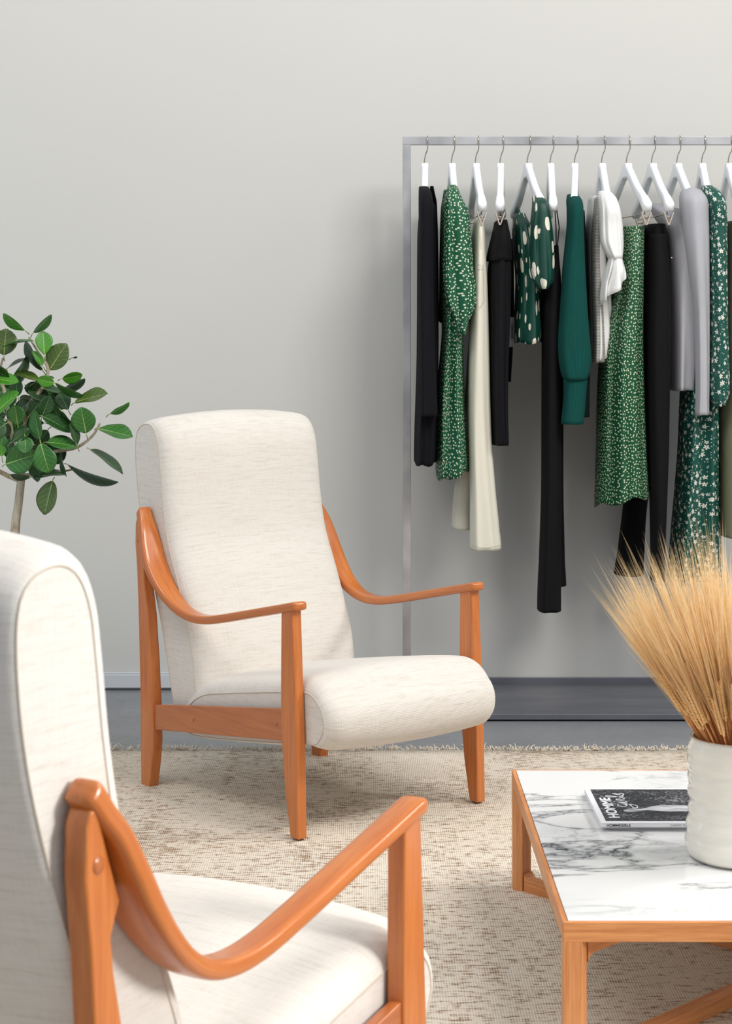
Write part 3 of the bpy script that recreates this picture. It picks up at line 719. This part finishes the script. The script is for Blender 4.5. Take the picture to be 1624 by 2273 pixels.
# garments ------------------------------------------------------------------
RD = .40
def ctube(name, rows, mat, parent, yc=6.0, ry=.16, folds=(5, .008, 0), hem=0, n=96, Yp=5.9, sq=1.0, thick=.0015, top_close=True, drift=1.5, flare=0, slant=0, xf=0):
    """hanging tube of cloth; rows = (height px, left px, right px[, y centre, y half depth])"""
    R = [tuple(r)+(yc, ry)[len(r)-3:] if len(r) < 5 else tuple(r) for r in rows]
    Yp += RD; z = np.array([Z_(r[0], Yp) for r in R]); xl_ = np.array([X_(r[1], Yp) for r in R]); xr_ = np.array([X_(r[2], Yp) for r in R])
    ycs = np.array([r[3]+RD for r in R]); rys = np.array([r[4] for r in R])
    m = max(14, int((z[0]-z[-1])/.012)); zz = np.linspace(z[0], z[-1], m)
    def ip(a):
        idx = np.interp(-zz, -z, np.arange(len(z))); P = crom([(float(v),) for v in a], 12)
        return np.interp(idx, np.linspace(0, len(z)-1, len(P)), [p[0] for p in P])
    XL, XR, YC, RY = ip(xl_), ip(xr_), ip(ycs), ip(rys)
    kf, af, ph = folds; verts = []; uvs = []; faces = []; per = 2*pi*max(.02, float(np.mean(RY)*.62+np.mean(XR-XL)*.22))
    for i in range(m):
        f = i/(m-1); cx = (XL[i]+XR[i])/2; rx = (XR[i]-XL[i])/2
        fa = af*min(1, f*2.2+.12)*(1+flare*f)
        for j in range(n):
            a = 2*pi*j/n; ca, sa = cos(a), sin(a)
            ca_ = math.copysign(abs(ca)**(.8*sq), ca); sa_ = math.copysign(abs(sa)**(.9*sq), sa)
            w1 = sin(kf*a+ph+drift*f+.6*sin(3*a)); w2 = sin((kf*2+1)*a+ph*2-drift*2*f)*.35
            x = cx+rx*ca_*(1+.02*w2)+.35*fa*w2*(1-abs(ca)); y = YC[i]+(RY[i]+fa*(w1+w2))*sa_
            zo = 0
            if hem and f > .9: zo = hem*(f-.9)/.1*(sin(a+ph)+.4*sin(kf*a+ph))
            x += xf*f*sin(kf*a+ph+1)*(.4+.6*abs(sa)); zo += slant*f*f*cos(a)
            verts.append((x, y, zz[i]+zo)); uvs.append((j/n*per, float(zz[i])))
    for i in range(m-1):
        for j in range(n): faces.append((i*n+j, i*n+(j+1) % n, (i+1)*n+(j+1) % n, (i+1)*n+j))
    if top_close:
        c = len(verts); verts.append((float((XL[0]+XR[0])/2), float(YC[0]), float(zz[0]+.002))); uvs.append((0, float(zz[0])))
        for j in range(n): faces.append((c, (j+1) % n, j))
    return grid_obj(name, verts, faces, uvs, mat, parent, thick=thick, wrapcol=per)
def garment(name, px, label, cat):
    g = empty(name, (0, 0, 0)); tag(g, label, cat, 'clothes on the rail'); return g
def place(g, px):
    off = Vector((X_(px, BY), BY, 1.9)); g.location = off
    for c in kids(g): c.location = c.location-off
def stitch_line(P, parent, r=.0006, mat='stitch'):
    bm = bmesh.new(); tube(bm, P, r, 4); return bm_obj('stitching', bm, mat, parent)
FY = 5.868  # front sleeve depth
# 1 navy ribbed cardigan dress
g = garment('ribbed_cardigan', 945, 'long dark navy ribbed knit hanging first on the rail, next to the steel upright', 'cardigan')
ctube('body', [(428, 945, 957, 6.05, .03), (455, 935, 968, 6.05, .15), (520, 930, 972, 6.05, .19), (700, 929, 975), (800, 928, 975), (900, 925, 974), (1000, 922, 972), (1028, 922, 970)], 'navy', g, 6.05, .17, (6, .010, .5), .010)
ctube('sleeve', [(413, 931, 951, 5.95, .03), (425, 930, 956, 5.91, .06), (450, 929, 959, 5.87, .065), (500, 929, 959, 5.86, .06), (600, 927, 959), (800, 929, 963), (900, 929, 968), (922, 930, 968)], 'navy', g, 5.855, .045, (3, .004, 0))
ctube('sleeve', [(418, 953, 960, 6.14, .03), (450, 957, 969, 6.22, .05), (600, 960, 973), (800, 960, 972), (915, 960, 970)], 'navy', g, 6.23, .045, (3, .003, 0), Yp=6.2)
place(g, 945)
# 2 emerald dotted dress
g = garment('dotted_dress', 1004, 'emerald dress with tiny white dots and gathered puff sleeve, second on the rail', 'dress')
ctube('skirt', [(425, 992, 1016, 6.05, .04), (450, 985, 1024, 6.05, .16), (520, 982, 1034, 6.05, .18), (640, 984, 1036), (740, 985, 1031), (800, 980, 1031), (850, 976, 1033), (900, 973, 1035), (1000, 972, 1042), (1040, 971, 1044), (1056, 972, 1044)], 'dots', g, 6.03, .16, (6, .012, 1.5), .018, flare=.6)
ctube('sleeve', [(409, 996, 1014, 5.95, .02), (420, 993, 1018, 5.93, .05), (440, 988, 1024, 5.90, .07), (470, 985, 1038), (560, 984, 1046), (600, 983, 1049), (640, 986, 1054), (672, 990, 1054), (700, 1003, 1045), (716, 1010, 1036), (740, 1016, 1032)], 'dots', g, 5.87, .055, (5, .010, .4), .006)
ctube('sleeve', [(425, 984, 998, 6.12, .05), (460, 980, 1000), (560, 977, 996), (640, 976, 996), (712, 975, 990)], 'dots', g, 6.19, .05, (4, .006, .4), .006, Yp=6.15)
bm = bmesh.new(); ctube('hem_flounce', [(1010, 985, 1024), (1050, 988, 1022), (1071, 990, 1021)], 'dots', g, 6.15, .06, (4, .008, 0), .004)
bm.free(); place(g, 1004)
# 3 cream jeans
g = garment('cream_jeans', 1060, 'cream denim jeans with dark topstitching hanging from clips', 'jeans')
ctube('waist', [(489, 1057, 1074, 6.0, .13), (520, 1053, 1078), (560, 1052, 1080), (575, 1052, 1080)], 'denim', g, 6.02, .168, (3, .006, .2))
ctube('leg', [(500, 1058, 1074, 6.0, .12), (540, 1053, 1078, 6.0, .14), (600, 1049, 1082, 6.0, .155), (680, 1046, 1085, 5.98, .13), (800, 1043, 1087, 5.95, .1), (900, 1042, 1089), (1000, 1043, 1093), (1100, 1045, 1101), (1180, 1045, 1109), (1219, 1045, 1113)], 'denim', g, 5.94, .085, (3, .009, .8), .003)
ctube('leg', [(690, 1046, 1076), (800, 1040, 1072), (1000, 1025, 1062), (1100, 1010, 1052), (1175, 1005, 1050)], 'denim', g, 6.12, .08, (2, .006, .3), .003, Yp=6.05)
P = [(X_(a, 5.9+RD), 5.838+RD, Z_(b, 5.9+RD)) for a, b in ((1056, 590), (1069, 590), (1071, 668), (1064, 684), (1054, 680), (1056, 590))]
stitch_line(P, g)
stitch_line([(X_(1054, 5.9+RD), 5.838+RD, Z_(600, 5.9+RD)), (X_(1069, 5.9+RD), 5.845+RD, Z_(600, 5.9+RD))], g)
stitch_line([(X_(a, 5.86+RD), 5.851+RD, Z_(b, 5.86+RD)) for a, b in ((1048, 1211), (1062, 1215), (1080, 1216), (1100, 1212), (1111, 1210))], g)
place(g, 1060)
# 4 black ribbed skirt + hang tag
g = garment('ribbed_skirt', 1116, 'black wide-ribbed knit skirt with folded waistband and a grey tag', 'skirt')
ctube('skirt', [(500, 1105, 1128, 6.0, .13), (560, 1094, 1134), (600, 1088, 1137), (700, 1088, 1135), (800, 1088, 1131), (900, 1090, 1129), (988, 1093, 1131)], 'blackrib', g, 6.0, .15, (7, .010, .2))
ctube('waistband', [(489, 1103, 1128, 6.0, .13), (530, 1094, 1136), (565, 1086, 1139), (577, 1085, 1139)], 'black', g, 6.0, .162, (3, .006, .2), .004)
ctube('strap', [(530, 1131, 1140), (600, 1131, 1142), (700, 1130, 1142), (780, 1131, 1139), (848, 1130, 1135)], 'black', g, 6.16, .04, (2, .003, .2), Yp=6.1)
bm = bx(bmesh.new(), (X_(1134.5, 5.99+RD), 5.985+RD, Z_(737, 5.99+RD)), (.020, .0012, .104)); tg = bm_obj('hang_tag', bm, 'card', g, smooth=False)
bm = bmesh.new(); random.seed(2)
zz = Z_(718, 5.99+RD)
for q in range(16):
    h_ = random.choice([.0012, .002, .003]); bx(bm, (X_(1136, 5.99+RD), 5.984+RD, zz-h_/2), (.007, .0006, h_)); zz -= h_+.0014
bm_obj('tag_print', bm, 'ink', tg, smooth=False)
place(g, 1116)
# 5 brush-mark blouse
g = garment('puff_sleeve_blouse', 1171, 'pine green blouse with large white brush marks and balloon sleeves', 'blouse')
ctube('body', [(470, 1148, 1172, 6.05, .08), (500, 1146, 1185, 6.05, .15), (560, 1148, 1195), (620, 1152, 1202), (680, 1150, 1202), (730, 1146, 1206), (756, 1146, 1206)], 'brush', g, 6.02, .15, (5, .012, .3), .010)
ctube('sleeve', [(435, 1183, 1206, 5.93, .04), (450, 1181, 1212, 5.88, .07), (500, 1175, 1221), (560, 1173, 1226), (600, 1175, 1226), (625, 1181, 1223), (638, 1190, 1214), (643, 1192, 1212)], 'brush', g, 5.86, .06, (5, .008, .9))
ctube('sleeve', [(463, 1143, 1152, 6.2, .03), (490, 1139, 1160), (530, 1139, 1166), (545, 1142, 1160)], 'brush', g, 6.22, .05, (4, .006, .9), Yp=6.2)
place(g, 1171)
# 6 black jumpsuit
g = garment('black_jumpsuit', 1227, 'very long black wide-leg jumpsuit on thin straps, hanging lowest on the rail', 'jumpsuit')
ctube('bodice', [(545, 1228, 1242, 6.0, .10), (600, 1214, 1246), (650, 1209, 1248), (760, 1207, 1250)], 'black', g, 6.02, .15, (4, .008, .3))
ctube('leg', [(560, 1222, 1243, 6.0, .10), (620, 1211, 1247, 5.98, .12), (740, 1207, 1248), (900, 1206, 1247), (1100, 1205, 1247), (1250, 1200, 1246), (1310, 1197, 1246), (1356, 1196, 1246)], 'black', g, 5.95, .09, (3, .008, .4), .003)
ctube('leg', [(740, 1216, 1252), (900, 1214, 1253), (1100, 1216, 1253), (1250, 1218, 1256), (1302, 1218, 1259)], 'black', g, 6.12, .08, (3, .008, .9), .003, Yp=6.05)
bm = bmesh.new()
tube(bm, [(X_(1229, 5.9+RD), 5.87+RD, Z_(468, 5.9+RD)), (X_(1233, 5.9+RD), 5.89+RD, Z_(505, 5.9+RD)), (X_(1236, 5.9+RD), 5.93+RD, Z_(552, 5.9+RD))], .0022, 6)
tube(bm, [(X_(1233, 5.9+RD), 5.88+RD, Z_(462, 5.9+RD)), (X_(1240, 5.9+RD), 5.89+RD, Z_(505, 5.9+RD)), (X_(1239, 5.9+RD), 5.95+RD, Z_(552, 5.9+RD))], .0022, 6)
bm_obj('strap', bm, 'black', g); place(g, 1227)
# 7 teal sweater
g = garment('teal_sweater', 1282, 'teal ribbed sweater with full balloon sleeve and deep cuff', 'sweater')
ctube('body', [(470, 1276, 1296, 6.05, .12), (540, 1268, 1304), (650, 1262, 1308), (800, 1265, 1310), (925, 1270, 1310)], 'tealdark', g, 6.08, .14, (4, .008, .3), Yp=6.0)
sl = ctube('sleeve', [(431, 1262, 1284, 5.94, .04), (444, 1258, 1289, 5.90, .07), (462, 1257, 1290, 5.87, .075), (500, 1256, 1290, 5.86, .07), (550, 1251, 1292), (600, 1246, 1294), (700, 1240, 1300), (760, 1236, 1305), (800, 1238, 1307), (828, 1243, 1303), (842, 1248, 1298)], 'teal', g, 5.86, .062, (3, .004, .9))
ctube('cuff', [(836, 1247, 1299), (860, 1249, 1297), (900, 1247, 1294), (939, 1243, 1291)], 'teal', sl, 5.86, .05, (2, .002, .9), .002)
place(g, 1282)
# 8 white blouse
g = garment('ruffled_blouse', 1338, 'white blouse with ruffled elbow sleeve and grey lace side panel', 'blouse')
ctube('body', [(430, 1322, 1340, 6.08, .08), (470, 1318, 1352, 6.06, .14), (560, 1314, 1360), (680, 1318, 1364), (740, 1318, 1370), (784, 1316, 1375), (800, 1316, 1368)], 'white', g, 6.03, .13, (4, .012, 1.8), .008, flare=.5)
ctube('lace_panel', [(440, 1320, 1329), (520, 1313, 1331), (620, 1313, 1336), (740, 1316, 1338), (803, 1315, 1340)], 'lace', g, 5.94, .05, (3, .004, .9), .003, Yp=5.95)
sv = ctube('sleeve', [(423, 1333, 1357, 5.95, .04), (438, 1329, 1365, 5.91, .07), (465, 1328, 1371, 5.87, .07), (500, 1328, 1376), (540, 1330, 1378), (562, 1340, 1377), (576, 1349, 1375)], 'white', g, 5.86, .055, (7, .005, .9))
ctube('sleeve_ruffle', [(572, 1349, 1375), (582, 1346, 1377), (600, 1340, 1381), (622, 1333, 1383), (645, 1330, 1382)], 'white', sv, 5.86, .05, (5, .014, .9), .010, top_close=False, flare=.6, slant=.035, xf=.007)
place(g, 1338)
# 9 dotted skirt
g = garment('dotted_skirt', 1396, 'leaf green midi skirt with tiny white dots clipped to its hanger', 'skirt')
ctube('skirt', [(503, 1380, 1435, 6.0, .13), (560, 1378, 1434), (640, 1368, 1434), (720, 1352, 1434), (800, 1342, 1435), (900, 1337, 1438), (1000, 1335, 1441), (1080, 1333, 1445), (1118, 1332, 1446)], 'dots2', g, 6.02, .17, (5, .018, 2.2), .020, flare=.3)
place(g, 1396)
# 10 black trousers
g = garment('black_trousers', 1451, 'black flared trousers clipped between the dotted skirt and the grey sweatshirt', 'trousers')
ctube('waist', [(497, 1438, 1484, 6.02, .13), (560, 1435, 1488), (640, 1434, 1491), (760, 1436, 1490)], 'black', g, 6.04, .15, (3, .006, .2))
ctube('leg', [(520, 1440, 1485, 6.0, .12), (620, 1440, 1490, 5.98, .12), (730, 1440, 1489), (900, 1442, 1486), (1000, 1445, 1484), (1100, 1447, 1480), (1200, 1449, 1476), (1290, 1450, 1474)], 'black', g, 5.93, .08, (2, .006, .4))
ctube('leg', [(740, 1430, 1470), (900, 1422, 1466), (1050, 1400, 1450), (1150, 1388, 1438), (1230, 1378, 1434), (1278, 1370, 1432)], 'black', g, 6.17, .075, (2, .006, .4), .004, Yp=6.1)
bm = bmesh.new(); cyl(bm, (X_(1487, 5.9+RD), 5.868+RD, Z_(573, 5.9+RD)), (X_(1487, 5.9+RD), 5.874+RD, Z_(573, 5.9+RD)), .0028); bm_obj('rivet', bm, 'button', g)
place(g, 1451)
# 11 grey sweatshirt
g = garment('grey_sweatshirt', 1507, 'heather grey crew-neck sweatshirt with long sleeve hanging forward', 'sweatshirt')
ctube('body', [(446, 1462, 1500, 6.18, .05), (470, 1468, 1545, 6.10, .12), (520, 1484, 1562), (620, 1487, 1562), (720, 1488, 1560), (800, 1489, 1554), (862, 1490, 1546)], 'grey', g, 6.04, .14, (3, .016, .2), .008, Yp=5.98)
ctube('sleeve', [(416, 1524, 1550, 5.96, .04), (424, 1516, 1560, 5.94, .07), (445, 1510, 1568, 5.90, .09), (500, 1514, 1569, 5.89, .085), (600, 1526, 1569, 5.88, .07), (700, 1538, 1569), (850, 1541, 1568), (919, 1540, 1567)], 'grey', g, 5.87, .045, (3, .006, .6), .002)
ctube('collar', [(446, 1456, 1472, 6.20, .03), (456, 1457, 1478, 6.18, .04), (478, 1462, 1486, 6.14, .05), (500, 1474, 1494, 6.12, .05)], 'grey', g, 6.12, .04, (2, .002, .6), Yp=6.05)
place(g, 1507)
# 12 flowered dress
g = garment('flowered_dress', 1562, 'long dark green dress scattered with small white flowers', 'dress')
ctube('skirt', [(440, 1560, 1590, 6.05, .10), (520, 1560, 1600), (700, 1552, 1602), (840, 1528, 1602), (900, 1523, 1602), (1000, 1519, 1602), (1100, 1511, 1603), (1200, 1502, 1606), (1285, 1496, 1608)], 'flower', g, 6.05, .15, (6, .018, 1.2), .008, flare=.4, Yp=5.95)
ctube('sleeve', [(411, 1564, 1585, 5.95, .03), (422, 1560, 1593, 5.92, .07), (445, 1562, 1603, 5.88, .075), (480, 1567, 1606, 5.87, .07), (500, 1569, 1607), (700, 1573, 1608), (820, 1572, 1611), (875, 1571, 1611), (893, 1577, 1604), (899, 1578, 1602)], 'flower', g, 5.865, .055, (4, .006, .9), .003)
place(g, 1562)
# 13 khaki at the edge
g = garment('sage_trousers', 1618, 'sage khaki trousers cut off by the right picture edge', 'trousers')
ctube('leg', [(490, 1622, 1648, 6.0, .12), (560, 1617, 1656), (700, 1612, 1660), (900, 1611, 1662), (1100, 1610, 1664), (1192, 1609, 1664)], 'khaki', g, 6.0, .14, (3, .008, .2), .003)
place(g, 1618)

# ------------------------------------------------------------------ plant
PY = 5.81
pl = empty('rubber_fig_tree', (X_(36, PY), PY, 0)); tag(pl, 'potted fig tree with broad oval green leaves and pale trunk behind the near armchair', 'potted plant')
def pw(cx_, cy_, dy=0): # crop coordinates -> local position
    p = at(cx_/4.547, 680+cy_/4.547, PY+dy); return p-Vector((X_(36, PY), PY, 0))
bm = bmesh.new()
cx_, cy_ = 0, 0
pr = [(.0, 0), (.13, 0), (.142, .01), (.165, .30), (.170, .33), (.160, .33), (.155, .295), (.0, .29)]
lathe(bm, pr, 40, (-.02, 0)); bm_obj('planter', bm, 'pot', pl)
bm = bmesh.new(); lathe(bm, [(0, .285), (.152, .285), (.15, .298), (.0, .302)], 30, (-.02, 0)); bm_obj('soil', bm, 'soil', pl)
def branch(P, r, name='branch'):
    bm = bmesh.new(); Q = crom([tuple(p) for p in P], 6); k = len(Q); rr = [r[0]+(r[1]-r[0])*i/(k-1) for i in range(k)]
    tube(bm, Q, rr, 10); return bm_obj(name, bm, 'bark', pl)
branch([(-.02, 0, .26), (-.012, 0, .42), pw(150, 2300), pw(185, 2000), pw(215, 1740)], (.017, .0125), 'trunk')
branch([pw(215, 1760), pw(80, 1710, -.01), pw(-70, 1630, -.03)], (.010, .006))
branch([pw(212, 1760), pw(235, 1500, .02), pw(240, 1200, .02), pw(290, 1005, 0), pw(420, 830, -.02), pw(485, 640, -.03), pw(410, 500, -.03), pw(290, 310, -.03)], (.011, .0028))
branch([pw(225, 1650), pw(380, 1520, -.02), pw(560, 1465, -.04), pw(770, 1425, -.05), pw(930, 1310, -.05), pw(1010, 1180, -.05)], (.008, .0032))
branch([pw(215, 1740), pw(120, 1300, -.03), pw(50, 880, -.03), pw(-5, 700, -.03), pw(30, 520, -.03)], (.009, .003))
branch([pw(225, 1700), pw(420, 1700, -.02), pw(560, 1680, -.04), pw(720, 1650, -.05)], (.006, .003))
branch([pw(-5, 700, -.03), pw(-60, 500, -.04), pw(-120, 300, -.04)], (.005, .003))
LV = [(245, 240, 20, 90, 95, 'A', -.06), (340, 265, 525, 90, 45, 'B', -.05), (40, 490, 60, 225, 260, 'D', -.04), (445, 485, 440, 250, 165, 'A', -.06), (500, 640, 665, 375, 235, 'D', -.03),
      (330, 350, 30, 372, 52, 'B', -.07), (425, 640, 220, 360, 115, 'C', -.01), (430, 600, 335, 450, 62, 'A', -.05), (75, 625, 285, 515, 62, 'C', -.02), (85, 830, 300, 530, 55, 'B', -.02),
      (545, 770, 375, 740, 118, 'A', -.09), (630, 730, 835, 705, 105, 'A', -.08), (760, 970, 1072, 855, 152, 'D', -.05), (560, 780, 832, 920, 66, 'B', -.08), (-60, 1090, 178, 860, 170, 'A', -.12),
      (180, 1200, 148, 1000, 190, 'B', -.09), (405, 1350, 330, 1058, 156, 'B', -.13), (868, 1278, 815, 1020, 250, 'B', -.08), (1000, 1238, 1340, 1295, 152, 'B', -.08), (1110, 1085, 1310, 988, 44, 'A', -.06),
      (475, 1372, 780, 1392, 145, 'B', -.12), (410, 1382, 490, 1678, 235, 'B', -.15), (60, 1592, 345, 1500, 290, 'B', -.11), (250, 1320, 262, 1480, 175, 'B', -.13), (115, 1370, 300, 1230, 140, 'C', -.12),
      (530, 1765, 440, 2102, 225, 'D', -.08), (915, 1448, 1248, 1682, 75, 'C', -.06), (690, 1600, 1162, 1835, 105, 'C', -.06), (430, 1110, 722, 1240, 140, 'C', -.09), (425, 1110, 510, 905, 140, 'C', -.08),
      (685, 1040, 600, 868, 170, 'C', -.05), (615, 1480, 655, 1722, 66, 'C', -.09), (330, 1722, 655, 1680, 92, 'C', -.06), (780, 1402, 728, 1180, 66, 'C', -.09), (180, 905, 150, 720, 140, 'C', -.04),
      (0, 1420, 35, 1300, 120, 'B', -.10), (20, 1515, 15, 1400, 90, 'A', -.12), (395, 755, 160, 645, 85, 'D', -.04), (560, 1590, 660, 1460, 110, 'C', -.03), (330, 900, 430, 780, 120, 'C', -.01),
      (600, 1120, 500, 980, 120, 'C', -.05), (620, 1060, 735, 1230, 80, 'C', -.08), (340, 780, 540, 700, 80, 'B', -.03), (60, 1000, 160, 900, 110, 'C', -.03), (0, 1150, 60, 1330, 170, 'C', -.05),
      (300, 1100, 420, 950, 170, 'C', -.03), (160, 1080, 300, 950, 150, 'C', -.02), (480, 1250, 380, 1400, 150, 'C', -.06), (300, 1560, 420, 1700, 170, 'C', -.05), (640, 850, 860, 740, 60, 'C', -.02),
      (0, 690, 75, 640, 70, 'B', -.05), (735, 520, 780, 512, 14, 'B', -.02), (440, 830, 640, 860, 70, 'C', -.03), (100, 1700, 290, 1740, 60, 'C', -.04), (510, 890, 700, 1000, 190, 'C', -.01),
      (100, 1480, 40, 1300, 150, 'C', -.04), (-20, 1250, 10, 1120, 110, 'B', -.1), (460, 1450, 660, 1330, 130, 'C', -.02), (330, 1450, 200, 1330, 160, 'C', -.03), (60, 720, 140, 830, 120, 'C', .0)]
random.seed(19)
for q in range(20):
    a = random.uniform(-.6, 5.0); x_, y_ = random.uniform(0, 560), random.uniform(760, 1560); L = random.uniform(170, 260)
    LV.append((x_, y_, x_+cos(a)*L, y_+sin(a)*L, random.uniform(90, 200), random.choice('BCCD'), random.uniform(-.02, .09)))
random.seed(9)
for q in range(22):
    a = random.uniform(0, 6.28); x_, y_ = random.uniform(-520, 60), random.uniform(500, 1700); L = random.uniform(180, 280)
    LV.append((x_, y_, x_+cos(a)*L, y_+sin(a)*L, random.uniform(90, 220), random.choice('ABCD'), random.uniform(-.15, .12)))
for i, (bx_, by_, tx_, ty_, wp, mt, dy) in enumerate(LV):
    b = pw(bx_, by_, dy); dpt = random.uniform(-.02, .02); t_ = pw(tx_, ty_, dy+dpt); ax = t_-b; L = ax.length; ax.normalize()
    sc_ = PY/F/4.547; wr = wp*sc_; W = max(.76*L, wr); W = min(W, max(1.05*L, wr)); roll = math.acos(min(1, wr/W))*(1 if i % 2 else -1)
    view = Vector((0, -1, .12)).normalized(); side = ax.cross(view).normalized(); nrm = side.cross(ax).normalized()
    if nrm.y > 0: nrm = -nrm
    R3 = Matrix.Rotation(roll, 3, ax); side = R3 @ side; nrm = R3 @ nrm
    nu, nv = 11, 8; verts = []; uvs = []; faces = []; curl = random.uniform(.04, .14)*L; rip = random.uniform(-.02, .02)*L; pk = .50 if i % 3 else .58
    for u in range(nu+1):
        f = u/nu; g_ = f**(math.log(.5)/math.log(pk)); wd = W/2*max(0.0, sin(pi*min(1, g_*.985+.008)))**.62
        for v_ in range(nv+1):
            s = (v_/nv-.5)*2
            p = b+ax*(f*L)+side*(s*wd)+nrm*(abs(s)*wd*.22-curl*f*f+rip*sin(f*9+s*2)*abs(s))
            verts.append(p); uvs.append((s*.5*(wd/(W/2)), f))
    for u in range(nu):
        for v_ in range(nv):
            a = u*(nv+1)+v_; faces.append((a, a+1, a+nv+2, a+nv+1))
    o = grid_obj('leaf', verts, faces, uvs, 'leaf'+mt, pl, thick=.0006)
    bm = bmesh.new(); back = b-ax*.016+Vector((0, .012, -.004)); tube(bm, [back, b-ax*.006, b+ax*.002], [.0016, .0014, .0012], 6); bm_obj('leaf_stalk', bm, 'leafD', o)
